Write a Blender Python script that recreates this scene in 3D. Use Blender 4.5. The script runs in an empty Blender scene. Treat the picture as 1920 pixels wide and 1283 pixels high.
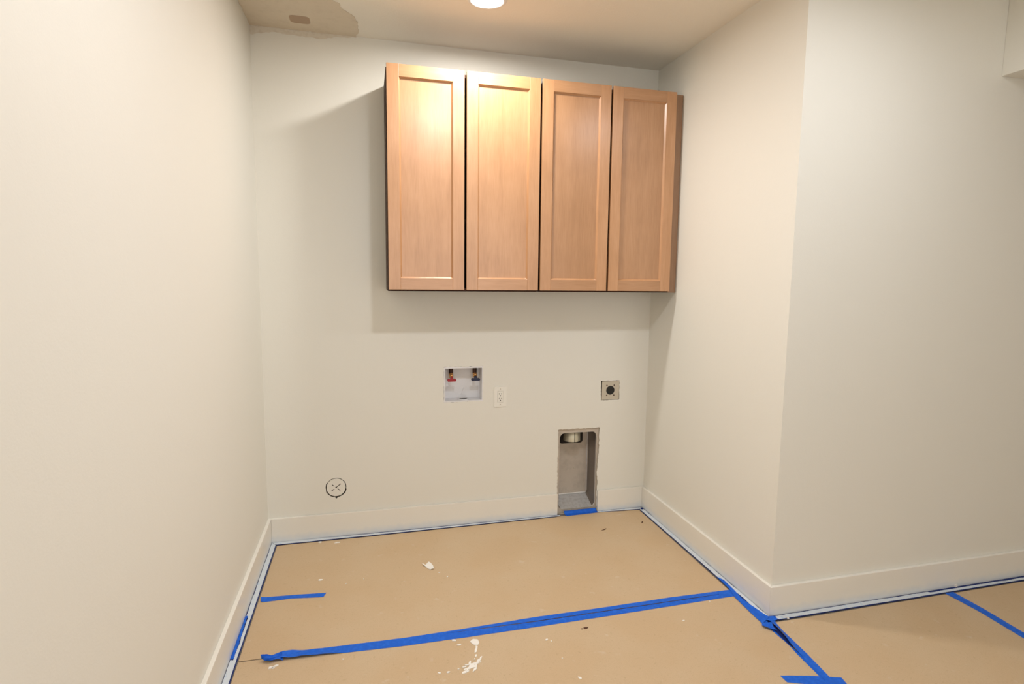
import bpy, bmesh, math, random
from mathutils import Vector, Matrix, noise
from mathutils.geometry import tessellate_polygon

random.seed(7)
C = bpy.context.scene.collection
S = bpy.context.scene

# ------------------------------------------------------------------ dimensions (metres)
W, D, H = 2.2177, 1.2327, 2.6665      # alcove width, alcove depth, ceiling height
HB, TB = 0.135, 0.0167                # baseboard height and thickness
DD = 0.3242                           # cabinet depth with door
Z0, Z1 = 1.3807, 2.4477               # cabinet doors bottom and top
XL = 0.6412
YF, XR = -5.6, 4.9                    # far end of the room behind the camera, hall end
HX, HZ = 3.232, 2.352                 # header over the hall opening

# ------------------------------------------------------------------ camera
def camera():
    f, cx, cy = 1095.591, 983.448, 637.489
    yaw, pitch, roll = 0.260944, -0.112041, 0.0134175
    fw = Vector((math.sin(yaw)*math.cos(pitch), math.cos(yaw)*math.cos(pitch), math.sin(pitch)))
    rt = Vector((math.cos(yaw), -math.sin(yaw), 0)); up = rt.cross(fw)
    c, s = math.cos(roll), math.sin(roll)
    r2 = rt*c + up*s; u2 = up*c - rt*s
    cam = bpy.data.cameras.new('camera'); o = bpy.data.objects.new('camera', cam); C.objects.link(o)
    m = Matrix((r2, u2, -fw)).transposed().to_4x4()
    m.translation = Vector((0.545123, -3.276917, 1.465194))
    o.matrix_world = m
    cam.sensor_width = 36; cam.lens = f*36/1920
    cam.shift_x = (960-cx)/1920; cam.shift_y = (cy-641.5)/1920
    cam.clip_start = 0.02
    S.camera = o
camera()

# ------------------------------------------------------------------ light and exposure
wd = bpy.data.worlds.new('world'); S.world = wd; wd.use_nodes = True
wd.node_tree.nodes['Background'].inputs[0].default_value = (0.98, 0.965, 0.94, 1)
wd.node_tree.nodes['Background'].inputs[1].default_value = 2.2   # added frontal fill, let in through an invented opening behind the camera
S.view_settings.view_transform = 'Standard'; S.view_settings.look = 'None'
S.view_settings.gamma = 1; S.view_settings.use_curve_mapping = False
S.view_settings.exposure = 0.09
LAMP_COLOR = {'a': (0.97, 0.94, 0.89), 'c': (0.955, 0.98, 1.03), 'b': (0.955, 0.98, 1.03)}
LAMP_STRENGTH = {'a': 385.0, 'c': 365.0, 'b': 150.0}
SPREAD = 178   # almost the full half space, barely narrows the beam
LAMPS = {'a': (1.07, -0.595), 'c': (1.076, -2.0), 'b': (2.33, -2.0)}

# ------------------------------------------------------------------ materials
def mat(name, color, rough=0.6, metal=0.0, bump=None, spots=None, spec=0.5):
    """bump = list of (scale, strength, distance); spots = (scale, lo, hi, colour2)"""
    m = bpy.data.materials.new(name); m.use_nodes = True
    nt = m.node_tree; b = nt.nodes['Principled BSDF']
    b.inputs['Base Color'].default_value = (*color, 1)
    b.inputs['Roughness'].default_value = rough; b.inputs['Metallic'].default_value = metal
    b.inputs['Specular IOR Level'].default_value = spec
    tc = nt.nodes.new('ShaderNodeTexCoord')
    prev = None
    for sc, st, dist in (bump or []):
        n = nt.nodes.new('ShaderNodeTexNoise'); n.inputs['Scale'].default_value = sc; n.inputs['Detail'].default_value = 3
        nt.links.new(tc.outputs['Object'], n.inputs['Vector'])
        bp = nt.nodes.new('ShaderNodeBump'); bp.inputs['Strength'].default_value = st; bp.inputs['Distance'].default_value = dist
        nt.links.new(n.outputs['Fac'], bp.inputs['Height'])
        if prev: nt.links.new(prev.outputs[0], bp.inputs['Normal'])
        prev = bp
    if prev: nt.links.new(prev.outputs[0], b.inputs['Normal'])
    if spots:
        col = None
        for sc, lo, hi, c2 in spots:
            n = nt.nodes.new('ShaderNodeTexNoise'); n.inputs['Scale'].default_value = sc; n.inputs['Detail'].default_value = 5
            nt.links.new(tc.outputs['Object'], n.inputs['Vector'])
            mr = nt.nodes.new('ShaderNodeMapRange'); mr.inputs[1].default_value = lo; mr.inputs[2].default_value = hi
            nt.links.new(n.outputs['Fac'], mr.inputs[0])
            mx = nt.nodes.new('ShaderNodeMix'); mx.data_type = 'RGBA'
            if col: nt.links.new(col, mx.inputs[6])
            else: mx.inputs[6].default_value = (*color, 1)
            mx.inputs[7].default_value = (*c2, 1)
            nt.links.new(mr.outputs[0], mx.inputs[0]); col = mx.outputs[2]
        nt.links.new(col, b.inputs['Base Color'])
    return m

def wood(name, vertical=True, tone=1.0):
    m = bpy.data.materials.new(name); m.use_nodes = True
    nt = m.node_tree; N = nt.nodes; L = nt.links; b = N['Principled BSDF']
    tc = N.new('ShaderNodeTexCoord'); oi = N.new('ShaderNodeObjectInfo')
    off = N.new('ShaderNodeVectorMath'); off.operation = 'SCALE'; off.inputs[0].default_value = (7.3, 3.1, 5.7)
    L.new(oi.outputs['Random'], off.inputs['Scale'])
    add = N.new('ShaderNodeVectorMath'); add.operation = 'ADD'
    L.new(tc.outputs['Object'], add.inputs[0]); L.new(off.outputs[0], add.inputs[1])
    mp = N.new('ShaderNodeMapping')
    mp.inputs['Scale'].default_value = (1, 1, 0.085) if vertical else (0.085, 1, 1)
    L.new(add.outputs[0], mp.inputs['Vector'])
    n1 = N.new('ShaderNodeTexNoise'); n1.inputs['Scale'].default_value = 22; n1.inputs['Detail'].default_value = 6; n1.inputs['Distortion'].default_value = 0.5
    n2 = N.new('ShaderNodeTexNoise'); n2.inputs['Scale'].default_value = 150; n2.inputs['Detail'].default_value = 4
    n3 = N.new('ShaderNodeTexNoise'); n3.inputs['Scale'].default_value = 5; n3.inputs['Detail'].default_value = 3
    for n in (n1, n2): L.new(mp.outputs[0], n.inputs['Vector'])
    L.new(add.outputs[0], n3.inputs['Vector'])
    r = N.new('ShaderNodeValToRGB'); e = r.color_ramp.elements
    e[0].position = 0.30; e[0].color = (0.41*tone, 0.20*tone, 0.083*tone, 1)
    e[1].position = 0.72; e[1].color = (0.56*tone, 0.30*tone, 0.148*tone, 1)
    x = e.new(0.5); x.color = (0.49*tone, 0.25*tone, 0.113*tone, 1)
    a = N.new('ShaderNodeMath'); a.operation = 'MULTIPLY_ADD'; a.inputs[1].default_value = 0.35
    L.new(n2.outputs['Fac'], a.inputs[0])
    bb = N.new('ShaderNodeMath'); bb.operation = 'MULTIPLY_ADD'; bb.inputs[1].default_value = 0.4
    L.new(n3.outputs['Fac'], bb.inputs[0])
    c = N.new('ShaderNodeMath'); c.operation = 'MULTIPLY_ADD'; c.inputs[1].default_value = 0.45; c.inputs[2].default_value = -0.10
    L.new(n1.outputs['Fac'], c.inputs[0]); L.new(c.outputs[0], bb.inputs[2]); L.new(bb.outputs[0], a.inputs[2])
    L.new(a.outputs[0], r.inputs[0]); L.new(r.outputs[0], b.inputs['Base Color'])
    b.inputs['Roughness'].default_value = 0.45
    b.inputs['Coat Weight'].default_value = 0.85; b.inputs['Coat Roughness'].default_value = 0.27; b.inputs['Coat IOR'].default_value = 1.65
    bp = N.new('ShaderNodeBump'); bp.inputs['Strength'].default_value = 0.08; bp.inputs['Distance'].default_value = 0.001
    L.new(n2.outputs['Fac'], bp.inputs['Height']); L.new(bp.outputs[0], b.inputs['Normal'])
    return m

PAINT = (0.81, 0.79, 0.72)
M = {}
M['wall'] = mat('wall_paint', PAINT, 0.55, bump=[(190, 0.10, 0.002), (45, 0.08, 0.004)])
M['ceiling'] = mat('ceiling_paint', (0.88, 0.835, 0.735), 0.8, bump=[(130, 0.30, 0.003)])
M['trim'] = mat('trim_paint', (0.84, 0.81, 0.74), 0.32, bump=[(30, 0.03, 0.002)])
M['plaster'] = mat('joint_compound', (0.72, 0.63, 0.50), 0.9, bump=[(90, 0.4, 0.003)], spots=[(28, 0.5, 0.8, (0.67, 0.58, 0.455))])
M['skim'] = mat('thin_skim', (0.74, 0.68, 0.58), 0.9, bump=[(60, 0.5, 0.004)], spots=[(35, 0.5, 0.75, (0.63, 0.55, 0.44))])
M['plaster_dark'] = mat('bare_paper_spot', (0.46, 0.34, 0.24), 0.9)
M['gypsum'] = mat('gypsum_edge', (0.62, 0.57, 0.48), 0.9, bump=[(300, 0.8, 0.003)])
M['board'] = mat('floor_board', (0.56, 0.40, 0.24), 0.75, bump=[(160, 0.15, 0.001)],
                 spots=[(3.0, 0.4, 0.72, (0.575, 0.43, 0.275)), (420, 0.55, 0.80, (0.43, 0.30, 0.17)), (70, 0.62, 0.80, (0.47, 0.335, 0.195)), (16, 0.66, 0.80, (0.63, 0.52, 0.39))])
M['slab'] = mat('concrete', (0.20, 0.18, 0.16), 0.9, spots=[(9, 0.4, 0.7, (0.14, 0.12, 0.11))])
M['tape'] = mat('blue_tape', (0.010, 0.115, 0.62), 0.55, bump=[(500, 0.25, 0.001)], spots=[(60, 0.45, 0.7, (0.018, 0.15, 0.72))], spec=0.2)
M['tape_dark'] = mat('blue_tape_edge_and_shade', (0.008, 0.022, 0.14), 0.6, spec=0.2)  # navy tape edges; also the shade painted into the tape folds
M['overspray'] = mat('white_overspray', (0.66, 0.71, 0.76), 0.7, bump=[(200, 0.3, 0.002)], spots=[(50, 0.55, 0.8, (0.45, 0.58, 0.74))])
M['wood'] = wood('maple_vertical'); M['wood_h'] = wood('maple_horizontal', False)
M['wood_shade'] = mat('cabinet_gap_shade', (0.055, 0.025, 0.015), 0.6, spec=0.15)  # near-black tone puts the shade around the doors into the carcass colour
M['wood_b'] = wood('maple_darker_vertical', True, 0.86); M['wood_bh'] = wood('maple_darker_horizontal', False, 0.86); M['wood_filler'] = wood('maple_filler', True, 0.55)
M['wood_in'] = mat('cabinet_interior_shade', (0.10, 0.05, 0.028), 0.7)  # interior colour darkened to paint the shade seen through the door gaps
M['white_plastic'] = mat('white_plastic', (0.80, 0.79, 0.80), 0.35)
M['plate'] = mat('outlet_plate', (0.86, 0.84, 0.77), 0.3)
M['black'] = mat('black_plastic', (0.008, 0.008, 0.008), 0.35)
M['slot'] = mat('slot_dark', (0.02, 0.014, 0.010), 0.8)
M['steel'] = mat('brushed_steel', (0.60, 0.545, 0.45), 0.42, 0.4, bump=[(220, 0.15, 0.001)])
M['galv'] = mat('galvanised_steel', (0.62, 0.62, 0.62), 0.45, 0.25, bump=[(60, 0.25, 0.002)], spots=[(60, 0.45, 0.7, (0.50, 0.49, 0.48))])
M['galv_shaded'] = mat('galvanised_shaded', (0.30, 0.27, 0.25), 0.4, 0.85, bump=[(60, 0.25, 0.002)])  # same steel, shade on the inner sides put into a darker tone
M['galv_glint'] = mat('galvanised_glint', (0.90, 0.89, 0.87), 0.3, 0.3)  # same steel, highlight on lip and seam painted near white
M['galv_back'] = mat('beige_galvanised', (0.56, 0.49, 0.41), 0.62, 0.15, bump=[(60, 0.2, 0.002)], spots=[(25, 0.45, 0.7, (0.48, 0.42, 0.35))])  # beige tone with random darker mottling
M['duct'] = mat('duct_metal', (0.62, 0.58, 0.45), 0.5, 0.5)
M['brass'] = mat('brass', (0.75, 0.42, 0.17), 0.25, 1.0)
M['bronze'] = mat('dark_fitting', (0.05, 0.02, 0.012), 0.4, 0.4)
M['red'] = mat('red_handle', (0.33, 0.008, 0.015), 0.35)
M['navy'] = mat('navy_handle', (0.004, 0.008, 0.045), 0.35)
M['chip'] = mat('plaster_chip', (0.84, 0.80, 0.74), 0.85, bump=[(120, 0.4, 0.002)])
M['dark_bit'] = mat('dark_debris', (0.09, 0.035, 0.015), 0.8)
M['ring'] = mat('lamp_trim_white', (0.85, 0.83, 0.80), 0.4)

def emis(name, strength, key):
    m = bpy.data.materials.new(name); m.use_nodes = True
    nt = m.node_tree; nt.nodes.clear()
    e = nt.nodes.new('ShaderNodeEmission'); o = nt.nodes.new('ShaderNodeOutputMaterial')
    e.inputs[0].default_value = (*LAMP_COLOR[key], 1); e.inputs[1].default_value = strength
    nt.links.new(e.outputs[0], o.inputs[0]); return m

def trim_material():
    """baseboard paint, turning cooler and bluish towards its foot"""
    m = M['trim']; nt = m.node_tree; b = nt.nodes['Principled BSDF']
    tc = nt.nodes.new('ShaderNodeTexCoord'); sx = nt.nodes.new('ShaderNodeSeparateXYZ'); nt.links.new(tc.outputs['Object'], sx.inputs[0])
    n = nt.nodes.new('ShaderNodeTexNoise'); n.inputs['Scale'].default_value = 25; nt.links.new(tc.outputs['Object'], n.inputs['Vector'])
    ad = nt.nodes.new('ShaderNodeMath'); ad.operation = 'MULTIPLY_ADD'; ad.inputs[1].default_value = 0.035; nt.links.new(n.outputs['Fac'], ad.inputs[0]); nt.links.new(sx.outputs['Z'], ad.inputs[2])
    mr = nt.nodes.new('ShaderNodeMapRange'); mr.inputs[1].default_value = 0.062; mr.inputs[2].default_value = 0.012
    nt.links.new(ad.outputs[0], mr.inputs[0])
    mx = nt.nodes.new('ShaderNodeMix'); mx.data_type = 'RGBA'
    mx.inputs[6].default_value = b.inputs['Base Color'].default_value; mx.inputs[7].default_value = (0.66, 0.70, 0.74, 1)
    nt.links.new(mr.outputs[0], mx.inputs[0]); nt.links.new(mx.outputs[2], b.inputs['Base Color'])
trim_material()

# ------------------------------------------------------------------ helpers (all shapes are given in world coordinates)
def tag(o, label=None, cat=None, group=None, kind=None):
    if label: o['label'] = label
    if cat: o['category'] = cat
    if group: o['group'] = group
    if kind: o['kind'] = kind
    return o

def root_origin(o):
    while o.parent: o = o.parent
    return Vector(o.location)

def link(name, bm, m, parent=None, bevel=0, smooth=False, origin=None):
    bmesh.ops.recalc_face_normals(bm, faces=bm.faces)
    if bevel:
        bmesh.ops.bevel(bm, geom=[e for e in bm.edges if len(e.link_faces) == 2 and e.calc_face_angle(0) > 0.6],
                        offset=bevel, segments=2, affect='EDGES', profile=0.5, clamp_overlap=True)
    off = Vector(origin) if origin else (root_origin(parent) if parent else Vector((0, 0, 0)))
    bm.transform(Matrix.Translation(-off))
    me = bpy.data.meshes.new(name); bm.to_mesh(me); bm.free()
    me.materials.append(m)
    if smooth:
        for p in me.polygons: p.use_smooth = True
    o = bpy.data.objects.new(name, me); C.objects.link(o)
    if parent: o.parent = parent
    else: o.location = off
    return o

def thing(name, loc, label, cat, group=None):
    o = bpy.data.objects.new(name, None); C.objects.link(o); o.location = loc; o.empty_display_size = 0.05
    return tag(o, label, cat, group)

def box(bm, x0, x1, y0, y1, z0, z1):
    v = [bm.verts.new((x, y, z)) for x in (x0, x1) for y in (y0, y1) for z in (z0, z1)]
    for f in ((0,1,3,2), (4,6,7,5), (0,4,5,1), (2,3,7,6), (0,2,6,4), (1,5,7,3)): bm.faces.new([v[i] for i in f])
    return bm

def bx(*a): return box(bmesh.new(), *a)

def prism(pts, z0, z1, bm=None, axis='z'):
    """polygon pts extruded from z0 to z1 along an axis ('z' or 'y')"""
    bm = bm or bmesh.new()
    f = (lambda a, b, c: (a, b, c)) if axis == 'z' else (lambda a, b, c: (a, c, b))
    lo = [bm.verts.new(f(p[0], p[1], z0)) for p in pts]; hi = [bm.verts.new(f(p[0], p[1], z1)) for p in pts]
    n = len(pts)
    for i in range(n): bm.faces.new((lo[i], lo[(i+1) % n], hi[(i+1) % n], hi[i]))
    tri = tessellate_polygon([[Vector((p[0], p[1], 0)) for p in pts]])
    for t in tri:
        for ring in (lo, hi):
            try: bm.faces.new([ring[i] for i in t])
            except ValueError: pass
    return bm

def slab_with_holes(outer, holes, y0, y1):
    """vertical slab in the XZ plane between y0 (front) and y1 (back) with polygon holes"""
    bm = bmesh.new()
    loops = [outer] + holes
    flat = [p for l in loops for p in l]
    tri = tessellate_polygon([[Vector((p[0], p[1], 0)) for p in l] for l in loops])
    F = [bm.verts.new((p[0], y0, p[1])) for p in flat]; B = [bm.verts.new((p[0], y1, p[1])) for p in flat]
    for t in tri:
        for r in (F, B):
            try: bm.faces.new([r[i] for i in t])
            except ValueError: pass
    k = 0
    for l in loops:
        n = len(l)
        for i in range(n):
            a, b = k+i, k+(i+1) % n
            bm.faces.new((F[a], F[b], B[b], B[a]))
        k += n
    return bm

def cyl(c, r, h, axis='z', seg=32, bm=None, r2=None):
    bm = bm or bmesh.new()
    r2 = r if r2 is None else r2
    c = Vector(c)
    ax = {'x': (Vector((0,1,0)), Vector((0,0,1)), Vector((1,0,0))), 'y': (Vector((0,0,1)), Vector((1,0,0)), Vector((0,1,0))), 'z': (Vector((1,0,0)), Vector((0,1,0)), Vector((0,0,1)))}[axis]
    A = []; B = []
    for i in range(seg):
        t = 2*math.pi*i/seg
        d = ax[0]*math.cos(t)+ax[1]*math.sin(t)
        A.append(bm.verts.new(c+d*r)); B.append(bm.verts.new(c+d*r2+ax[2]*h))
    for i in range(seg): bm.faces.new((A[i], A[(i+1) % seg], B[(i+1) % seg], B[i]))
    bm.faces.new(A); bm.faces.new(B)
    return bm

def lathe(c, prof, axis='y', seg=32, bm=None):
    """prof = [(radius, offset along axis)]; open profile revolved about the axis through c"""
    bm = bm or bmesh.new(); rings = []
    for r, h in prof:
        ring = []
        for i in range(seg):
            t = 2*math.pi*i/seg; a, b = r*math.cos(t), r*math.sin(t)
            p = (c[0]+a, c[1]+h, c[2]+b) if axis == 'y' else (c[0]+a, c[1]+b, c[2]+h)
            ring.append(bm.verts.new(p))
        rings.append(ring)
    for A, B in zip(rings, rings[1:]):
        for i in range(seg): bm.faces.new((A[i], A[(i+1) % seg], B[(i+1) % seg], B[i]))
    return bm

def ball(c, r, bm=None, sc=(1, 1, 1)):
    bm = bm or bmesh.new()
    bmesh.ops.create_uvsphere(bm, u_segments=16, v_segments=10, radius=r, matrix=Matrix.Translation(c) @ Matrix.Diagonal((*sc, 1)))
    return bm

def jag(pts, amp, step=0.012, seed=0):
    """closed polygon with rough, hand-cut edges"""
    rnd = random.Random(seed); out = []
    n = len(pts)
    for i in range(n):
        a, b = Vector(pts[i]), Vector(pts[(i+1) % n]); d = b-a; L = d.length
        k = max(1, int(L/step)); nrm = Vector((-d.y, d.x))/max(L, 1e-6)
        for j in range(k):
            q = a + d*j/k + nrm*(rnd.uniform(-amp, amp) if 0 < j else rnd.uniform(-amp, amp)*0.4)
            out.append((q.x, q.y))
    return out

def resample(pl, n):
    P = [Vector((*p, 0)) if len(p) == 2 else Vector(p) for p in pl]
    d = [0]
    for a, b in zip(P, P[1:]): d.append(d[-1]+(b-a).length)
    out = []
    for i in range(n+1):
        t = d[-1]*i/n; k = 0
        while k < len(d)-2 and d[k+1] < t: k += 1
        u = (t-d[k])/max(d[k+1]-d[k], 1e-9); out.append(P[k].lerp(P[k+1], min(max(u, 0), 1)))
    return out

def ribbon(A, B, z, dz=None, jitter=0.0005, seed=0, m=8, thick=0.00035, step=0.012, bm=None):
    """thin tape between two edge lines; dz(s, t) lifts it, s along, t across"""
    rnd = random.Random(seed); bm = bm or bmesh.new()
    L = sum((Vector(b)-Vector(a)).length for a, b in zip(A, A[1:]))
    n = max(4, int(L/step)); a = resample(A, n); b = resample(B, n)
    T = []; U = []
    for i in range(n+1):
        ja, jb = rnd.uniform(-jitter, jitter), rnd.uniform(-jitter, jitter)
        d = (b[i]-a[i]).normalized(); pa, pb = a[i]+d*ja, b[i]+d*jb
        row = []; low = []
        for j in range(m+1):
            p = pa.lerp(pb, j/m); h = dz(i/n, j/m) if dz else 0
            h += 0.00025*(1+noise.noise(Vector((p.x*40, p.y*40, seed))))
            row.append(bm.verts.new((p.x, p.y, z+h+thick))); low.append(bm.verts.new((p.x, p.y, z+h)))
        T.append(row); U.append(low)
    for i in range(n):
        for j in range(m):
            bm.faces.new((T[i][j], T[i+1][j], T[i+1][j+1], T[i][j+1]))
            bm.faces.new((U[i][j], U[i][j+1], U[i+1][j+1], U[i+1][j]))
        bm.faces.new((T[i][0], U[i][0], U[i+1][0], T[i+1][0]))
        bm.faces.new((T[i][m], T[i+1][m], U[i+1][m], U[i][m]))
    for i in (0, n):
        for j in range(m): bm.faces.new((T[i][j], T[i][j+1], U[i][j+1], U[i][j]))
    return bm

# ------------------------------------------------------------------ the setting
T_ = 0.14
tag(link('floor', bx(-T_, XR, YF, T_+0.1, -0.1, 0.0), M['slab']), kind='structure')
tag(link('ceiling', bx(-T_, XR, YF, T_+0.1, H, H+0.1), M['ceiling']), kind='structure')
tag(link('wall_left', bx(-T_, 0, YF, T_+0.1, 0, H), M['wall']), kind='structure')

# holes cut in the back wall
LX0, LX1, LZ0, LZ1 = 0.948, 1.176, 0.730, 0.936        # washer supply box
VX0, VX1, VZ1 = 1.640, 1.904, 0.532                    # dryer vent box
DX0, DX1, DZ0, DZ1 = 1.911, 2.028, 0.704, 0.822        # dryer outlet
RX, RZ, RR = 0.354, 0.280, 0.060                       # round cover
hole_l = jag([(LX0+.0012, LZ0+.0005), (LX1-.0012, LZ0+.0014), (LX1-.0012, LZ1-.0006), (LX0+.0012, LZ1-.0010)], 0.0016, 0.009, 3)
hole_v = jag([(VX0-.001, 0.0), (VX0-.001, VZ1+.001), (VX1+.003, VZ1+.001), (VX1+.001, 0.47), (VX1+.002, 0.40), (VX1-.004, 0.31), (VX1-.009, 0.25), (VX1-.003, 0.19), (VX1-.007, 0.10), (VX1-.004, 0.0)], 0.0022, 0.009, 5)
hole_v = [(x, max(z, 0.0005)) for x, z in hole_v]
hole_d = jag([(DX0-.001, DZ0-.001), (DX1+.002, DZ0-.001), (DX1+.001, DZ1+.001), (DX0-.003, DZ1+.001)], 0.0014, 0.009, 8)
rr = random.Random(5); hole_r = []
for i in range(44):
    t = 2*math.pi*i/44
    r = 0.0535 + rr.uniform(-0.0004, 0.0012)
    if math.pi*1.12 < t < math.pi*1.93: r += 0.0035           # wider gap below the cover
    if abs(t-math.pi*1.49) < 0.08: r += 0.008                 # nick at the foot of the hole
    if 2.7 < t < 3.6: r += 0.0015
    hole_r.append((RX+r*math.cos(t), RZ+r*math.sin(t)))
wb = link('wall_back', slab_with_holes([(0, 0), (W, 0), (W, H), (0, H)], [hole_l, hole_d, hole_r, hole_v], 0.0, 0.013), M['wall'])
tag(wb, kind='structure')
wb.data.materials.append(M['gypsum'])
for p_ in wb.data.polygons:
    if abs(p_.normal.y) < 0.5: p_.material_index = 1
cav = link('dark_backing', bx(-0.02, W+0.02, 0.2, 0.24, -0.02, H), M['slot'], wb)  # added unseen backing against light leaks, near-black so the cracks stay dark
cav2 = bmesh.new()
for a in (0.6, 1.45, 2.10): box(cav2, a, a+0.038, 0.014, 0.2, 0, H)
tag(link('stud', cav2, M['slot'], wb))

wr = prism([(W, T_), (W, -D), (W+0.12, -D+0.12), (W+0.12, T_)], 0, H)
tag(link('wall_right', wr, M['wall']), kind='structure')
wh = prism([(W, -D), (XR, -D), (XR, -D+0.12), (W+0.12, -D+0.12)], 0, H)
tag(link('wall_hall', wh, M['wall']), kind='structure')
tag(link('wall_header', bx(HX, HX+0.13, YF, -D, HZ, H), M['wall'], bevel=0.002), kind='structure')
tag(link('wall_far', bx(XR, XR+T_, YF, -D+0.12, 0, H), M['wall']), kind='structure')
tag(link('wall_front', slab_with_holes([(-T_, 0), (XR, 0), (XR, H), (-T_, H)], [[(0.3, 0.02), (2.9, 0.02), (2.9, 2.45), (0.3, 2.45)]], YF-T_, YF), M['wall']), kind='structure')  # the hole is invented, cut to admit the added fill light
wf = bmesh.new()
for a in (0.3, 1.57, 2.84): box(wf, a, a+0.06, YF-0.10, YF-0.04, 0.02, 2.45)
box(wf, 0.3, 2.9, YF-0.10, YF-0.04, 0.02, 0.08); box(wf, 0.3, 2.9, YF-0.10, YF-0.04, 2.39, 2.45)
tag(link('fill_opening_1', wf, M['trim']), kind='structure')  # frame of the made-up opening that lets in the fill light

def baseboard(name, bm):
    return tag(link(name, bm, M['trim'], bevel=0.0022), kind='structure')
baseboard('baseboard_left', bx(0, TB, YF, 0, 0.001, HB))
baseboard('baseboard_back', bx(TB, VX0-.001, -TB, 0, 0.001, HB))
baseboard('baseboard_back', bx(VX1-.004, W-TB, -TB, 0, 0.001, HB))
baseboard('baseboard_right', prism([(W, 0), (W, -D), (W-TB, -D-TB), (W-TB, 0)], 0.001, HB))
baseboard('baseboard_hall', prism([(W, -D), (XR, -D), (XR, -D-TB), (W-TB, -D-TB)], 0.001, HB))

# unpainted plaster patch on the ceiling, with a bare spot
patch = jag([(0.0, 0.0), (0.0, -0.30), (0.06, -0.40), (0.40, -0.40), (0.433, -0.373), (0.449, -0.311), (0.478, -0.273), (0.504, -0.24), (0.515, -0.162), (0.516, -0.064), (0.50, 0.0)], 0.004, 0.012, 4)
patch = [(max(x, 0.0), min(y, 0.0)) for x, y in patch]
cp = link('plaster_patch', prism(patch, H-0.0022, H-0.0002), M['plaster'])
cp.parent = bpy.data.objects['ceiling']; cp['label'] = 'rough darker plaster patch in the ceiling corner'
def rrect(x0, x1, y0, y1, r, n=6):
    out = []
    for cx_, cy_, a0 in ((x1-r, y1-r, 0), (x0+r, y1-r, 90), (x0+r, y0+r, 180), (x1-r, y0+r, 270)):
        for i in range(n+1):
            t = math.radians(a0+90*i/n); out.append((cx_+r*math.cos(t), cy_+r*math.sin(t)))
    return out
bs = link('bare_spot', prism(rrect(0.200, 0.292, -0.183, -0.094, 0.022), H-0.0030, H-0.0021), M['plaster_dark'])
bs.parent = cp; bs['label'] = 'brown bare spot with rounded corners'
# thin rough skim where the patch laps onto the back wall
skim = jag([(0.0, H-0.001), (0.0, H-0.045), (0.10, H-0.022), (0.22, H-0.028), (0.33, H-0.03), (0.42, H-0.012), (0.50, H-0.006), (0.51, H-0.001)], 0.003, 0.012, 9)
skim = [(max(x, 0.0), min(z, H-0.0005)) for x, z in skim]
sk = link('plaster_skim', prism(skim, -0.0012, -0.0002, axis='y'), M['skim']); sk.parent = wb
sk['label'] = 'ragged plaster edge along the top of the wall'

# ------------------------------------------------------------------ ceiling light
def downlight(key, label):
    x, y = LAMPS[key]
    t = thing('recessed_ceiling_light', (x, y, H), label, 'ceiling light')
    ring = lathe((x, y, H), [(0.066, -0.002), (0.068, -0.0065), (0.078, -0.007), (0.086, -0.004), (0.088, 0.0)], 'z', 48)
    link('trim_ring', ring, M['ring'], t, smooth=True)
    lens = bmesh.new(); n = 48
    vs = [lens.verts.new((x+0.067*math.cos(2*math.pi*i/n), y+0.067*math.sin(2*math.pi*i/n), H-0.0035)) for i in range(n)]
    f = lens.faces.new(vs)
    o = link('lens', lens, emis('lens_glow_'+key, 12.0 if LAMP_STRENGTH[key] else 0.0, key), t)
    o['label'] = 'glowing round lens'
    ld = bpy.data.lights.new('downlight_beam', 'AREA'); ld.shape = 'DISK'; ld.size = 0.134
    ld.energy = LAMP_STRENGTH[key]*math.pi**2*0.067**2; ld.color = LAMP_COLOR[key]; ld.spread = math.radians(SPREAD)
    lo = bpy.data.objects.new('downlight_beam', ld); C.objects.link(lo); lo.parent = t; lo.location = (0, 0, -0.0045)
downlight('a', 'round recessed ceiling light, lit, above the wooden cabinets')
downlight('c', 'round recessed ceiling light, lit, in the room behind the alcove light')
downlight('b', 'round recessed ceiling light, lit, in front of the hall wall')

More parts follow.
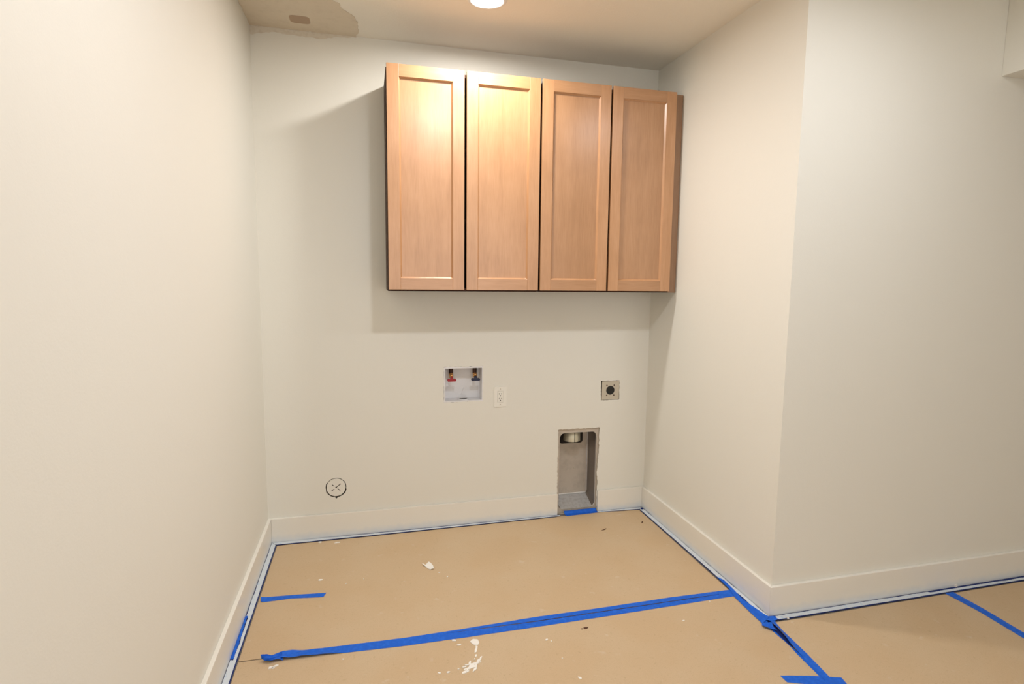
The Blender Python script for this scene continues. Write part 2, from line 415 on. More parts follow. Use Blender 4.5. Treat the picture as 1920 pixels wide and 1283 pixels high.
# ------------------------------------------------------------------ wall cabinets
GAP = 0.0115
dw = [0.3724, 0.3772, 0.3728, 0.3675]
dx = [XL]
for w_ in dw[:-1]: dx.append(dx[-1]+w_+GAP)
FR = 0.0575
def shaker_door(x, w, root, tilt=0.0, hinge='l', wp='wood', wr='wood_h'):
    yb, yf = -0.3042, -DD; z0, z1 = Z0, Z1
    top = root
    d = link('door', bx(x+FR-0.006, x+w-FR+0.006, yf+0.0120, yf+0.016, z0+FR-0.006, z1-FR+0.006), M[wp], top)
    parts = [d]
    def piece(name, x0, x1, zz0, zz1, m, chamfer):
        parts.append(link(name, bx(x0, x1, yf, yb, zz0, zz1), m, d, bevel=0.0011))
    piece('stile', x, x+FR, z0, z1, M['wood'], 1); piece('stile', x+w-FR, x+w, z0, z1, M['wood'], 1)
    piece('rail', x+FR, x+w-FR, z0, z0+FR, M[wr], 1); piece('rail', x+FR, x+w-FR, z1-FR, z1, M[wr], 1)
    # sloped inner moulding between frame and panel
    bm = bmesh.new(); a0, a1, c0, c1 = x+FR, x+w-FR, z0+FR, z1-FR; s = 0.0070
    o_ = [(a0, c0), (a1, c0), (a1, c1), (a0, c1)]; i_ = [(a0+s, c0+s), (a1-s, c0+s), (a1-s, c1-s), (a0+s, c1-s)]
    O = [bm.verts.new((p[0], yf+0.0025, p[1])) for p in o_]; I = [bm.verts.new((p[0], yf+0.0122, p[1])) for p in i_]
    for k in range(4): bm.faces.new((O[k], O[(k+1) % 4], I[(k+1) % 4], I[k]))
    parts.append(link('bevel_moulding', bm, M['wood'], d))
    if tilt:
        org = root_origin(root); hx = x if hinge == 'l' else x+w
        piv = Vector((hx, yb, 0)) - org
        R = Matrix.Translation(piv) @ Matrix.Rotation(math.radians(tilt), 4, 'Z') @ Matrix.Translation(-piv)
        for p in parts: p.data.transform(R)
    return d

def cabinet(i, label, tilts):
    xa, xb = dx[2*i], dx[2*i+1]+dw[2*i+1]
    x0, x1 = xa-(0.003 if i == 0 else -0.001), xb-(0.001 if i == 0 else -0.002)
    t = thing('wall_cabinet', ((x0+x1)/2, -0.15, Z0-0.008), label, 'cabinet', 'wall cabinets')
    z0, z1, y0 = Z0-0.008, Z1-0.013, -0.300
    bm = bmesh.new(); s = 0.016
    box(bm, x0, x0+s, y0, -0.0005, z0, z1); box(bm, x1-s, x1, y0, -0.0005, z0, z1)
    box(bm, x0+s, x1-s, y0, -0.0005, z0, z0+s); box(bm, x0+s, x1-s, y0, -0.0005, z1-s, z1)
    box(bm, x0+s, x1-s, -0.008, -0.0005, z0+s, z1-s)
    link('cabinet_box', bm, M['wood_shade'], t)
    sh = bmesh.new()
    for k in (1, 2): box(sh, x0+s, x1-s, y0+0.10, -0.008, z0+k*0.355, z0+k*0.355+0.018)
    link('shelf', sh, M['wood_in'], t)
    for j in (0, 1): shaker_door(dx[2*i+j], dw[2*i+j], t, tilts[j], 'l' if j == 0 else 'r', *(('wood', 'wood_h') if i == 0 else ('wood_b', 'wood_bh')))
    return t
cabinet(0, 'left maple wall cabinet with two shaker doors, left pair of the four', (0.0, 0.0))
cabinet(1, 'right maple wall cabinet with two shaker doors, next to the filler strip', (0.0, 0.0))
xe = dx[3]+dw[3]
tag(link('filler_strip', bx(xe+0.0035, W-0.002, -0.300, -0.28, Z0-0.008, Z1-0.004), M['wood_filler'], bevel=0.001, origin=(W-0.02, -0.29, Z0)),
    'narrow vertical wooden filler strip between right cabinet and wall', 'filler strip')

# ------------------------------------------------------------------ washer supply box
t = thing('washer_supply_box', ((LX0+LX1)/2, 0, LZ0), 'white recessed washing machine supply box with red and navy valve handles', 'supply box')
bm = bmesh.new(); a0, a1, c0, c1 = LX0+.003, LX1-.002, LZ0+.002, LZ1-.003; dp = 0.088; w_ = 0.004
box(bm, a0, a0+w_, 0.001, dp, c0, c1); box(bm, a1-w_, a1, 0.001, dp, c0, c1)
box(bm, a0+w_, a1-w_, 0.001, dp, c1-w_, c1); box(bm, a0+w_, a1-w_, dp-w_, dp, c0+w_, c1-w_)
box(bm, a0+w_, a1-w_, 0.001, dp, c0, c0+w_)
link('box_tray', bm, M['white_plastic'], t, bevel=0.0008)
fr = slab_with_holes([(a0-.001, c0-.001), (a1+.001, c0-.001), (a1+.001, c1+.001), (a0-.001, c1+.001)], [[(a0+.006, c0+.006), (a1-.005, c0+.006), (a1-.005, c1-.008), (a0+.006, c1-.008)]], 0.0005, 0.003)
link('rim', fr, M['white_plastic'], t)
# drain opening with its collar and a sloped rib
link('drain_collar', lathe((1.066, 0.045, c0+w_), [(0.031, 0.0), (0.031, 0.006), (0.026, 0.006), (0.026, 0.0005)], 'z', 28), M['white_plastic'], t)
link('drain_hole', cyl((1.066, 0.045, c0+w_+0.0002), 0.026, 0.0005, 'z', 28), M['black'], t)
link('knockout_tab', prism([(1.058, 0.758), (1.066, 0.772), (1.076, 0.800), (1.080, 0.800), (1.079, 0.766), (1.090, 0.752)], dp-w_-0.004, dp-w_, axis='y'), M['white_plastic'], t)
for vx, key, col in ((0.996, 'red', 'red'), (1.134, 'navy', 'navy')):
    v = link('valve', cyl((vx, 0.045, 0.888), 0.0125, c1-w_-0.888, 'z', 16), M['bronze'], t)
    v['label'] = '%s-handled water valve' % col
    b = bmesh.new(); cyl((vx, 0.045, 0.866), 0.010, 0.024, 'z', 16, b); ball((vx, 0.040, 0.884), 0.0125, b); cyl((vx, 0.012, 0.882), 0.0085, 0.03, 'y', 16, b, 0.0085)
    link('brass_body', b, M['brass'], v, smooth=True)
    h = bmesh.new()
    prism(rrect(vx-0.025, vx+0.025, 0.850, 0.864, 0.0055), 0.004, 0.022, h, axis='y')
    prism([(vx-0.010, 0.862), (vx+0.010, 0.862), (vx+0.0065, 0.876), (vx-0.0065, 0.876)], 0.006, 0.018, h, axis='y')
    o = link('handle', h, M[key], v, bevel=0.001); o['label'] = '%s valve handle' % col

# ------------------------------------------------------------------ duplex outlet
t = thing('wall_outlet', (1.2775, 0, 0.693), 'cream duplex wall outlet beside the washer supply box', 'outlet')
link('cover_plate', slab_with_holes(rrect(1.2405, 1.3145, 0.6935, 0.8125, 0.003, 3), [rrect(1.2605, 1.2945, 0.719, 0.787, 0.002, 3)], -0.0065, -0.0003), M['plate'], t, bevel=0.0012)
rc = link('receptacle', bx(1.2612, 1.2938, -0.0075, -0.0003, 0.7197, 0.7863), M['plate'], t, bevel=0.0006)
for zc in (0.7665, 0.7375):
    s = bmesh.new()
    box(s, 1.2695, 1.2722, -0.0079, -0.0072, zc+0.000, zc+0.008); box(s, 1.2826, 1.2855, -0.0079, -0.0072, zc+0.000, zc+0.0075)
    cyl((1.2775, -0.0079, zc-0.0075), 0.0033, 0.0007, 'y', 12, s)
    link('socket_slots', s, M['slot'], rc)
for zc in (0.7985, 0.7065):
    s = cyl((1.2775, -0.0074, zc), 0.0032, 0.001, 'y', 14); link('screw', s, M['steel'], t)

# ------------------------------------------------------------------ dryer outlet
t = thing('dryer_outlet', (1.9695, 0, DZ0), 'square metal plate with large round black dryer outlet', 'outlet')
cx_, cz_ = 1.9695, 0.7635
circ = [(cx_+0.0275*math.cos(2*math.pi*i/40), cz_+0.0275*math.sin(2*math.pi*i/40)) for i in range(40)]
link('face_plate', slab_with_holes([(DX0+.003, DZ0+.002), (DX1-.001, DZ0+.002), (DX1-.001, DZ1-.002), (DX0+.003, DZ1-.002)], [circ], -0.0018, -0.0004), M['steel'], t)
rc = link('receptacle', cyl((cx_, -0.0005, cz_), 0.0272, 0.02, 'y', 40), M['black'], t); rc['label'] = 'round black receptacle'
s = bmesh.new(); cyl((cx_, -0.0035, cz_), 0.026, 0.003, 'y', 40, s)
link('receptacle_face', s, M['black'], rc, bevel=0.0008)
s = bmesh.new(); box(s, cx_-0.011, cx_-0.008, -0.0042, -0.003, cz_-0.002, cz_+0.010); box(s, cx_+0.008, cx_+0.011, -0.0042, -0.003, cz_-0.002, cz_+0.010); box(s, cx_-0.006, cx_+0.006, -0.0042, -0.003, cz_-0.013, cz_-0.010)
link('contact_slots', s, M['slot'], rc)
for sx in (-1, 1):
    for sz in (-1, 1):
        link('screw', cyl((cx_+sx*0.0235, -0.0036, cz_+sz*0.031), 0.0042, 0.002, 'y', 14), M['bronze'], t, bevel=0.0006)

# ------------------------------------------------------------------ round cover on the wall
t = thing('round_wall_cover', (RX, 0, RZ-RR), 'round cream cover with an X of slots, low on the back wall', 'wall cover')
dv = link('disc', cyl((RX, -0.0012, RZ), 0.0505, 0.004, 'y', 56), M['wall'], t, bevel=0.0007)
for ang, r0, r1 in ((38, 0.0, 0.030), (142, 0.012, 0.026), (218, 0.012, 0.030), (318, 0.010, 0.028)):
    a = math.radians(ang); d = Vector((math.cos(a), math.sin(a))); n = Vector((-d.y, d.x)); wv = 0.0023
    pts = [d*r0+n*wv*0.6, d*r1+n*wv, d*(r1+0.001)-n*wv, d*r0-n*wv*0.6]
    link('slot', prism([(RX+p.x, RZ+p.y) for p in pts], -0.0016, -0.0004, axis='y'), M['slot'], t)
link('slot', cyl((RX, -0.0016, RZ), 0.0042, 0.001, 'y', 14), M['slot'], t)

# ------------------------------------------------------------------ dryer vent box
t = thing('dryer_vent_box', ((VX0+VX1)/2, 0.05, 0), 'tall recessed galvanised steel dryer vent box above blue tape', 'vent box')
ix0, ix1, iz0, iz1, dp = 1.654, 1.892, 0.024, 0.506, 0.15
outer = rrect(VX0-.014, VX1+.014, 0.002, VZ1+.012, 0.006, 3); inner = rrect(ix0, ix1, iz0, iz1, 0.030, 7)
link('front_flange', slab_with_holes(outer, [inner], 0.0136, 0.0156), M['galv_back'], t)
# returned lip around the opening
lip = bmesh.new(); n = len(inner)
A = [lip.verts.new((p[0], 0.0118, p[1])) for p in inner]; B = [lip.verts.new((p[0], 0.024, p[1])) for p in inner]
for i in range(n): lip.faces.new((A[i], A[(i+1) % n], B[(i+1) % n], B[i]))
link('lip', lip, M['galv_glint'], t, smooth=False)
# side walls with rounded front-to-back section; floor rises slightly to the back
side = bmesh.new()
back = rrect(ix0, ix1, 0.064, iz1+0.02, 0.022, 7); front = rrect(ix0-0.001, ix1+0.001, iz0-0.001, iz1+0.02, 0.030, 7)
A = [side.verts.new((p[0], 0.0158, p[1])) for p in front]; B = [side.verts.new((p[0], dp, p[1])) for p in back]
for i in range(n): side.faces.new((A[i], A[(i+1) % n], B[(i+1) % n], B[i]))
pan = [f for f in side.faces if (lambda c: c.z < 0.062 and ix0+0.012 < c.x < ix1-0.012)(f.calc_center_median())]
pb = bmesh.new()
for f in pan: pb.faces.new([pb.verts.new(v.co) for v in f.verts])
bmesh.ops.remove_doubles(pb, verts=pb.verts, dist=1e-6); bmesh.ops.delete(side, geom=pan, context='FACES')
link('side_wall', side, M['galv_shaded'], t, smooth=True)
link('bottom_pan', pb, M['galv'], t, smooth=True)
bk = link('back_panel', prism(back, dp-0.001, dp+0.001, axis='y'), M['galv_back'], t)
st = bmesh.new()
box(st, ix0+0.006, ix1-0.010, dp-0.0065, dp-0.0012, 0.066, 0.0725); link('bottom_seam', st, M['galv_glint'], t, bevel=0.001)
st = bmesh.new(); box(st, ix1-0.010, ix1-0.005, dp-0.004, dp-0.0012, 0.075, iz1+0.015); link('corner_seam', st, M['galv'], t, bevel=0.001)
# duct collar at the top: sleeve halves with a seam, on a shadowed port
dc = link('duct_collar', lathe((1.757, 0.085, 0.440), [(0.052, 0.0), (0.052, 0.085), (0.050, 0.085), (0.050, 0.0), (0.052, 0.0)], 'z', 40), M['duct'], t, smooth=True)
link('collar_seam', bx(1.7555, 1.7585, 0.0315, 0.034, 0.440, 0.520), M['slot'], dc)
link('collar_seam', bx(1.786, 1.7875, 0.0405, 0.043, 0.440, 0.520), M['slot'], dc)
link('port', prism(rrect(1.697, 1.853, 0.400, 0.520, 0.018), dp-0.0035, dp-0.0013, axis='y'), M['slot'], t)
link('rivet', ball((1.80, dp-0.002, 0.235), 0.0035), M['steel'], t)

# ------------------------------------------------------------------ floor protection boards
ZB = 0.003
def board(label, pts, seed):
    o = link('floor_protection_board', prism(jag(pts, 0.0007, 0.05, seed), 0.0004, ZB), M['board'], origin=(pts[0][0], pts[0][1], 0))
    return tag(o, label, 'floor board', 'floor protection boards')
board('brown paper floor protection board under the cabinets, behind the long blue seam tape', [(0.0505, -0.060), (0.55, -0.058), (1.10, -0.051), (1.62, -0.044), (1.64, -0.036), (1.905, -0.036), (2.164, -0.056), (2.158, -1.0388), (1.2, -1.0430), (0.35, -1.0325), (0.0495, -1.0255)], 1)
board('brown paper floor protection board in front of the long blue seam tape', [(0.0495, -1.0325), (0.35, -1.0370), (1.2, -1.0500), (2.158, -1.0462), (2.163, -1.26), (2.1535, -1.33), (2.147, -1.45), (2.145, -1.5), (2.128, -1.75), (2.10, -5.5), (0.0505, -5.5)], 2)
board('brown paper floor protection board in the hall, left of the slanting tape', [(2.182, -1.293), (3.155, -1.291), (3.1485, -1.6), (3.13, -5.5), (2.110, -5.5), (2.134, -1.75), (2.156, -1.47), (2.176, -1.39), (2.186, -1.31)], 3)
board('brown paper floor protection board in the hall, right of the slanting tape', [(3.1585, -1.291), (4.8, -1.291), (4.8, -5.5), (3.1335, -5.5), (3.152, -1.6)], 4)

# ------------------------------------------------------------------ masking tape along the baseboards (blue, sprayed white)
def edge_tape(label, A, B, fa, fb, seed, patches=()):
    """A = baseboard side line, B = room side line; fa, fb = film edges across the strip (0..1)"""
    mid = ((A[0][0]+B[0][0])/2, (A[0][1]+B[0][1])/2, 0)
    t = thing('masking_tape', mid, label, 'tape', 'white sprayed tape along the baseboards')
    link('tape_strip', ribbon(A, B, 0.0032, seed=seed, m=6), M['tape_dark'], t)
    rnd = random.Random(seed)
    L = sum((Vector(b)-Vector(a)).length for a, b in zip(A, A[1:])); n = max(6, int(L/0.006))
    a = resample(A, n); b = resample(B, n); FA = []; FB = []
    for i in range(n+1):
        s = i/n; u = fa(s) if callable(fa) else fa; v = fb(s) if callable(fb) else fb
        q = noise.noise(Vector((s*L*14, seed, 0.3)))
        u += 0.07*max(0, q*2.2) + rnd.uniform(-0.02, 0.02); v += 0.03*noise.noise(Vector((s*L*9, seed+5, 0))) + rnd.uniform(-0.008, 0.008)
        pa = a[i].lerp(b[i], max(0.0, u)); pb = a[i].lerp(b[i], min(v, 0.98)); FA.append((pa.x, pa.y)); FB.append((pb.x, pb.y))
    link('paint_film', ribbon(FA, FB, 0.0042, seed=seed+1, m=4, step=0.006, jitter=0), M['overspray'], t)
    return t
edge_tape('white sprayed blue tape along the foot of the left wall',
          [(TB+.001, -5.5), (TB+.001, -0.02)], [(0.0455, -5.5), (0.0455, -0.055)],
          lambda s: 0.42 if (1-s)*5.48 > 0.70 and (1-s)*5.48 < 0.99 else 0.05, 0.84, 11)
bt = link('tape_strip', ribbon([(TB+.0004, -1.01), (TB+.0004, -0.72)], [(0.030, -1.01), (0.026, -0.72)], 0.0046, jitter=0.0018, seed=3, m=3, step=0.006), M['tape'])
bt.parent = bpy.data.objects['masking_tape']; bt.location = -bpy.data.objects['masking_tape'].location; bt['label'] = 'bare blue stretch of tape'
edge_tape('white sprayed blue tape along the back wall, left of the vent box',
          [(TB+.001, -TB-.001), (1.652, -TB-.001)], [(0.0475, -0.054), (0.55, -0.052), (1.10, -0.045), (1.652, -0.038)], lambda s: 0.03+0.19*min(1, max(0, (s-0.08)*4)), 0.84, 12)
edge_tape('short white sprayed tape in the back right corner, right of the vent box',
          [(1.898, -TB-.001), (W-TB-.002, -TB-.001)], [(1.898, -0.036), (2.168, -0.052)], 0.16, 0.84, 13)
edge_tape('white sprayed blue tape along the right alcove wall',
          [(W-TB-.001, -0.022), (W-TB-.001, -1.262)], [(2.169, -0.052), (2.170, -0.80), (2.166, -1.02), (2.172, -1.15), (2.186, -1.262)], 0.04,
          lambda s: 0.87 if s < 0.72 else 0.70-0.10*math.sin(s*46), 14)
edge_tape('white sprayed blue tape along the hall wall',
          [(2.215, -D-TB-.001), (4.8, -D-TB-.001)], [(2.225, -1.284), (3.13, -1.284), (4.8, -1.284)],
          lambda s: 0.12 if s < 0.33 else 0.35, 0.84, 15)
tag(link('blue_tape_scrap', ball((2.1865, -0.052, 0.008), 0.009, sc=(1.1, 0.8, 0.6)), M['tape_dark'], origin=(2.1865, -0.052, 0)),
    'tiny dark blue tape scrap in the back right corner', 'tape')

def smooth(t): t = min(max(t, 0), 1); return t*t*(3-2*t)
# ------------------------------------------------------------------ blue tapes on the boards
def tape(label, strips, group=None):
    A = strips[0][0]
    t = thing('masking_tape', (A[0][0], A[0][1], ZB), label, 'tape', group)
    for k, (A, B, z, dz, m) in enumerate(strips):
        link('tape_strip', ribbon(A, B, z, dz, seed=len(label), m=m), M['tape'], t)
    return t
TOP = [(0.203, -1.012), (0.262, -1.016), (0.379, -1.020), (0.665, -1.029), (0.904, -1.025), (1.205, -1.015), (1.523, -1.016), (1.866, -1.012), (2.172, -1.019)]
BOT = [(0.203, -1.060), (0.262, -1.062), (0.382, -1.067), (0.662, -1.081), (0.894, -1.084), (1.184, -1.084), (1.495, -1.082), (1.829, -1.077), (2.152, -1.072)]
def seam_dz(s, t):
    h = 0; x = 0.203+s*0.60
    if x < 0.34:                                          # lifted, wrinkled left end
        k = 1-(x-0.203)/0.137
        h += 0.006*k + 0.004*k*math.sin(t*9+x*60)
    if x < 0.44: h += 0.007*smooth((t-0.55)/0.45)*(1 if x < 0.36 else (0.44-x)/0.08)
    return h
def cut(line, xa, xb):
    def at(x):
        for (x0, y0), (x1, y1) in zip(line, line[1:]):
            if x0 <= x <= x1: return (x, y0+(y1-y0)*(x-x0)/(x1-x0))
        return (x, line[-1][1])
    return [at(xa)]+[p for p in line if xa < p[0] < xb]+[at(xb)]
def slit(x, sgn):
    yc = -1.0385-(x-0.79)*0.0195 if x < 1.2 else -1.0465+(x-1.2)*0.0042
    return (x, yc+sgn*0.0019*min(1, max(0, (x-0.803)*5), max(0, (2.09-x)*8)))
XS = [0.803, 0.9, 1.0, 1.2, 1.5, 1.8, 1.95, 2.03, 2.09]
seam = tape('long blue tape crossing the brown floor from the crumpled left end to the right wall',
    [(cut(TOP, 0.203, 0.803), cut(BOT, 0.203, 0.803), 0.0034, seam_dz, 14),
     (cut(TOP, 0.803, 2.09), [slit(x, 1) for x in XS], 0.0034, lambda s, t: 0.0012*t*t*min(1, s*4), 6),
     ([slit(x, -1) for x in XS], cut(BOT, 0.803, 2.09), 0.0034, None, 6),
     (cut(TOP, 2.09, 2.172), cut(BOT, 2.09, 2.152), 0.0034, None, 6)])
fo = ribbon([(x, slit(x, 1)[1]+0.0015) for x in XS], [(x, slit(x, -1)[1]-0.0015) for x in XS], 0.0005, seed=2, m=2)  # navy strip under the slit, shade of the crease put into its colour
link('fold_shade', fo, M['tape_dark'], seam)['label'] = 'dark strip painted as shade in the tape crease'
# twisted crumpled end
cr = ribbon([(0.131, -1.046), (0.146, -1.043), (0.164, -1.034), (0.182, -1.022), (0.196, -1.014), (0.210, -1.012)],
            [(0.137, -1.056), (0.150, -1.063), (0.166, -1.066), (0.182, -1.064), (0.196, -1.061), (0.210, -1.061)], 0.0042,
            lambda s, t: 0.016*(1-s)**1.4+0.004+0.0055*math.sin(t*10+s*7)*(1-s*0.4)+0.0025*math.sin(t*23+s*12), seed=4, m=18, step=0.004, jitter=0.0012)
link('crumpled_end', cr, M['tape'], seam)['label'] = 'twisted, lifted end of the tape'

tape('short blue tape lying alone near the left wall', [([(0.054, -0.579), (0.181, -0.589), (0.336, -0.606)], [(0.062, -0.622), (0.185, -0.619), (0.325, -0.640)], 0.0034,
     lambda s, t: 0.004*max(0, 1-s*14), 6)])
tape('blue tape running along the right wall from the long seam tape to the wall corner',
     [([(2.186, -0.935), (2.180, -1.03), (2.171, -1.10), (2.174, -1.16), (2.190, -1.262)], [(2.170, -0.90), (2.163, -1.024), (2.146, -1.075), (2.139, -1.20), (2.136, -1.292)], 0.0050, lambda s, t: 0.004*smooth((s-0.45)*3)*(1-t), 8),
      ([(2.130, -1.294), (2.150, -1.300), (2.172, -1.300)], [(2.120, -1.312), (2.140, -1.345), (2.160, -1.352)], 0.0056, lambda s, t: 0.004*math.sin(t*7+1)+0.004, 6)])
L2 = [(2.153, -1.270), (2.146, -1.34), (2.148, -1.442), (2.140, -1.50), (2.131, -1.629), (2.121, -1.70), (2.10, -1.85)]
F2 = [(2.170, -1.270), (2.158, -1.325), (2.1515, -1.382), (2.1495, -1.442), (2.156, -1.50), (2.148, -1.629), (2.138, -1.70), (2.115, -1.85)]
G2 = [(2.180, -1.264), (2.174, -1.32), (2.167, -1.379), (2.152, -1.442), (2.150, -1.50), (2.136, -1.629), (2.126, -1.70), (2.104, -1.85)]
R2 = [(2.205, -1.264), (2.190, -1.34), (2.183, -1.442), (2.179, -1.503), (2.164, -1.637), (2.149, -1.703), (2.13, -1.85)]
ct = tape('creased blue tape running forward across the floor from the wall corner',
     [(L2, F2, 0.0036, None, 6),
      (G2, R2, 0.0044, lambda s, t: 0.011*math.sin(math.pi*min(1, max(0, s/0.42)))**0.8*(1-t)**1.3 if s < 0.42 else 0.0, 10),
      ([(2.176, -1.232), (2.200, -1.252), (2.224, -1.262)], [(2.160, -1.270), (2.182, -1.286), (2.222, -1.284)], 0.0052, lambda s, t: 0.002*math.sin(s*9+t*5)+0.002, 8)])
link('fold_shade', ribbon([(2.150, -1.265), (2.148, -1.33), (2.146, -1.40), (2.150, -1.45)], [(2.196, -1.27), (2.186, -1.33), (2.176, -1.40), (2.158, -1.45)], 0.0005, seed=6, m=4), M['tape_dark'], ct)['label'] = 'dark strip painted as shade in the gap of the folded tape'  # navy strip paints the shade inside the fold
tape('short blue tape lying crosswise at the front right of the floor',
     [([(1.991, -1.585), (2.101, -1.613), (2.205, -1.649)], [(1.992, -1.622), (2.09, -1.662), (2.195, -1.700)], 0.0035, None, 6)])
tape('blue tape slanting across the hall floor at the far right',
     [([(3.134, -1.286), (3.141, -1.438), (3.126, -1.635), (3.11, -1.95)], [(3.182, -1.286), (3.181, -1.43), (3.167, -1.607), (3.15, -1.95)], 0.0034, lambda s, t: 0.001*(t > 0.5), 6)])
tape('dark blue tape folded up in the sill of the vent box',
     [([(1.682, -0.004), (1.893, -0.004)], [(1.690, -0.046), (1.900, -0.037)], 0.0036, lambda s, t: 0.016*smooth(1-t*2.4), 10)])

# ------------------------------------------------------------------ bits of plaster on the floor
def shard(pts, h, z=ZB, curl=0, amp=0.0006, seed=1):
    bm = bmesh.new()
    bm = prism(jag(pts, amp, 0.006, seed), z+0.0002, z+h, bm)
    if curl:
        xs = [p[0] for p in pts]; c = (min(xs)+max(xs))/2; w_ = (max(xs)-min(xs))/2
        ys = [p[1] for p in pts]; cy_ = (min(ys)+max(ys))/2
        for v in bm.verts:
            v.co.z += curl*abs((v.co.x-c)/w_)**1.5 + curl*0.3*max(0, (v.co.y-cy_)/w_)
    return bm
def blob(cx_, cy_, r, seed, sq=0.6, rot=0.0, n=11):
    rnd = random.Random(seed); out = []
    for i in range(n):
        t = 2*math.pi*i/n; q = r*rnd.uniform(0.65, 1.15); x, y = q*math.cos(t), q*sq*math.sin(t)
        out.append((cx_+x*math.cos(rot)-y*math.sin(rot), cy_+x*math.sin(rot)+y*math.cos(rot)))
    return out
def chip(label, bm, m='chip', name='plaster_chip', cat='plaster chip', group=None):
    c = Vector((sum(v.co.x for v in bm.verts)/len(bm.verts), sum(v.co.y for v in bm.verts)/len(bm.verts), ZB))
    return tag(link(name, bm, M[m], origin=c), label, cat, group)
b = shard([(0.781, -0.448), (0.790, -0.462), (0.797, -0.470), (0.806, -0.490), (0.818, -0.508), (0.835, -0.510), (0.834, -0.480), (0.828, -0.455), (0.818, -0.432), (0.807, -0.444), (0.800, -0.457)], 0.0022, curl=0.008, seed=3)
chip('curled white plaster chip alone in the middle of the rear board', b)
b = shard([(0.913, -1.118), (0.928, -1.104), (0.946, -1.112), (0.948, -1.132), (0.940, -1.146), (0.926, -1.142), (0.918, -1.130)], 0.003, seed=5)
shard([(0.930, -1.146), (0.937, -1.150), (0.934, -1.166), (0.927, -1.184), (0.919, -1.190), (0.922, -1.172), (0.931, -1.160)], 0.002, seed=6)
for p in ((0.923, -1.212, 0.007, 8), (0.930, -1.199, 0.004, 9)):
    pass
bb = prism(jag([(0.930, -1.147), (0.938, -1.151), (0.935, -1.166), (0.927, -1.186), (0.919, -1.190), (0.923, -1.172), (0.929, -1.160)], 0.0006, 0.006, 6), ZB+.0002, ZB+.002, b)
prism(blob(0.921, -1.206, 0.009, 4, 0.45, 1.2), ZB+.0002, ZB+.002, b)
chip('white plaster drip just in front of the seam tape, behind the big smear', b, name='plaster_smear', cat='plaster smear')
b = bmesh.new()
for q, (sx, sy, r, sq, rot) in enumerate([(0.900, -1.258, 0.024, 0.55, 0.6), (0.926, -1.238, 0.020, 0.32, 0.9), (0.938, -1.222, 0.009, 0.35, 1.0), (0.882, -1.272, 0.018, 0.35, 0.25),
                             (0.868, -1.290, 0.016, 0.4, 0.3), (0.905, -1.282, 0.013, 0.35, 0.9), (0.868, -1.262, 0.010, 0.3, 0.1), (0.892, -1.243, 0.012, 0.35, 1.2), (0.845, -1.268, 0.004, 0.6, 0), (0.912, -1.262, 0.019, 0.3, 1.35), (0.884, -1.252, 0.015, 0.22, 0.1), (0.876, -1.281, 0.013, 0.2, 0.9), (0.921, -1.252, 0.016, 0.25, 0.4), (0.897, -1.292, 0.008, 0.3, 1.2), (0.912, -1.228, 0.006, 0.3, 1.1)]):
    prism(blob(sx, sy, r, 30+q, sq, rot), ZB+.0002, ZB+.0022+0.00013*q, b)
chip('large ragged white plaster smear at the front of the floor', b, name='plaster_smear', cat='plaster smear')
b = prism(blob(0.172, -1.095, 0.010, 3, 0.7), ZB+.0002, ZB+.003); prism(blob(0.190, -1.088, 0.011, 4, 0.5, 0.3), ZB+.0002, ZB+.0035, b); prism(blob(0.181, -1.099, 0.006, 5), ZB+.0002, ZB+.003, b)
chip('white plaster crumbs beside the crumpled end of the seam tape', b)
b = prism(blob(0.300, -0.483, 0.013, 13, 0.5), ZB+.0002, ZB+.003); chip('small white plaster chip behind the short tape near the left wall', b)
b = prism(blob(0.360, -0.096, 0.018, 14, 0.35, 0.1), ZB+.0002, ZB+.002); chip('flat white plaster flake near the back wall, left side', b)
b = prism(blob(0.268, -0.072, 0.009, 15, 0.6), ZB+.0002, ZB+.005); chip('tiny white plaster crumb on the tape of the back wall, left side', b)
b = prism(blob(0.853, -1.094, 0.011, 16, 0.6, -0.4), ZB+.0002, ZB+.0032); chip('white plaster crumb touching the front edge of the seam tape', b)
b = prism(blob(0.868, -1.127, 0.009, 17, 0.5), ZB+.0002, ZB+.0026); chip('small white plaster crumb left of the plaster drip', b)
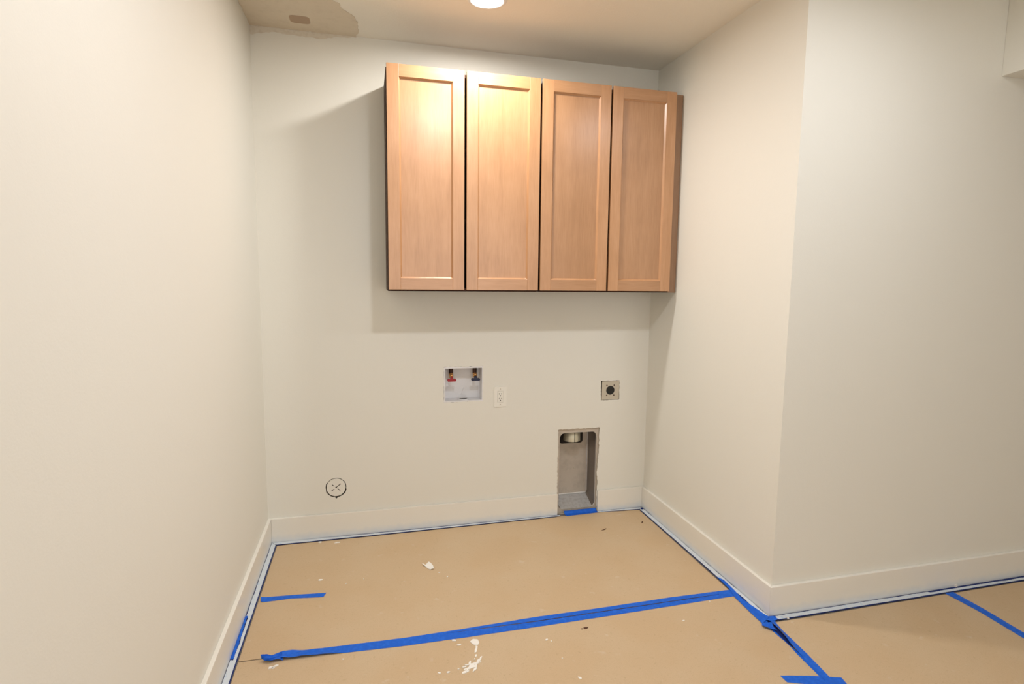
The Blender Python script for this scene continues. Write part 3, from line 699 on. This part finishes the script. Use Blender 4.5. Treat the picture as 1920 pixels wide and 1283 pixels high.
SPECK = [(1.822, -1.190, 0.008), (1.215, -1.176, 0.009), (1.230, -1.190, 0.006), (1.267, -1.420, 0.010), (0.774, -1.272, 0.008), (0.806, -1.276, 0.009), (0.420, -0.545, 0.005),
         (2.015, -1.085, 0.005), (0.428, -1.107, 0.005), (0.858, -0.545, 0.006), (0.892, -0.592, 0.006), (0.500, -0.52, 0.004), (2.270, -1.283, 0.007), (1.24, -1.30, 0.004)]
LAB = ['white speck in front of the right end of the seam tape', 'white speck in front of the middle of the seam tape', 'tiny white speck beside the middle of the floor front',
       'white plaster crumb at the front edge, right of centre', 'faint white speck left of the big plaster smear', 'faint white crumb next to the big plaster smear',
       'tiny white speck behind the short tape, right of its end', 'tiny white speck near the right wall behind the wall corner', 'tiny white speck before the seam tape, left part',
       'small white crumb just in front of the curled plaster chip', 'tiny white speck right of and before the curled plaster chip', 'pale speck in the left middle of the rear board',
       'white crumb at the edge of the hall wall tape', 'tiny pale speck on the front board, centre']
for k, ((sx, sy, r), lb) in enumerate(zip(SPECK, LAB)):
    chip(lb, prism(blob(sx, sy, r*0.8, 50+k, 0.6, k*0.7), ZB+.0002, ZB+.0025+(0.003 if sx == 2.270 else 0)), name='plaster_crumb', cat='crumb')
b = shard([(3.232, -1.256), (3.245, -1.256), (3.247, -1.244), (3.234, -1.242)], 0.012, z=0.004); chip('white plaster crumb on the hall tape behind the slanting tape', b, name='plaster_crumb', cat='crumb')
chip('thin dark sliver on the rear board before the vent box', prism([(1.820, -0.280), (1.845, -0.270), (1.856, -0.262), (1.852, -0.272), (1.835, -0.281)], ZB+.0002, ZB+.002), 'dark_bit', 'debris_sliver', 'debris')
chip('small dark sliver on the rear board near the back right corner', prism([(2.090, -0.240), (2.100, -0.226), (2.110, -0.222), (2.104, -0.234), (2.096, -0.241)], ZB+.0002, ZB+.002), 'dark_bit', 'debris_sliver', 'debris')
b = prism(blob(1.396, -1.140, 0.010, 70, 0.55), ZB+.0002, ZB+.003); prism(blob(1.380, -1.142, 0.005, 71, 0.55), ZB+.0002, ZB+.002, b)
chip('reddish brown crumb in front of the seam tape', b, 'dark_bit', 'debris_crumb', 'debris')
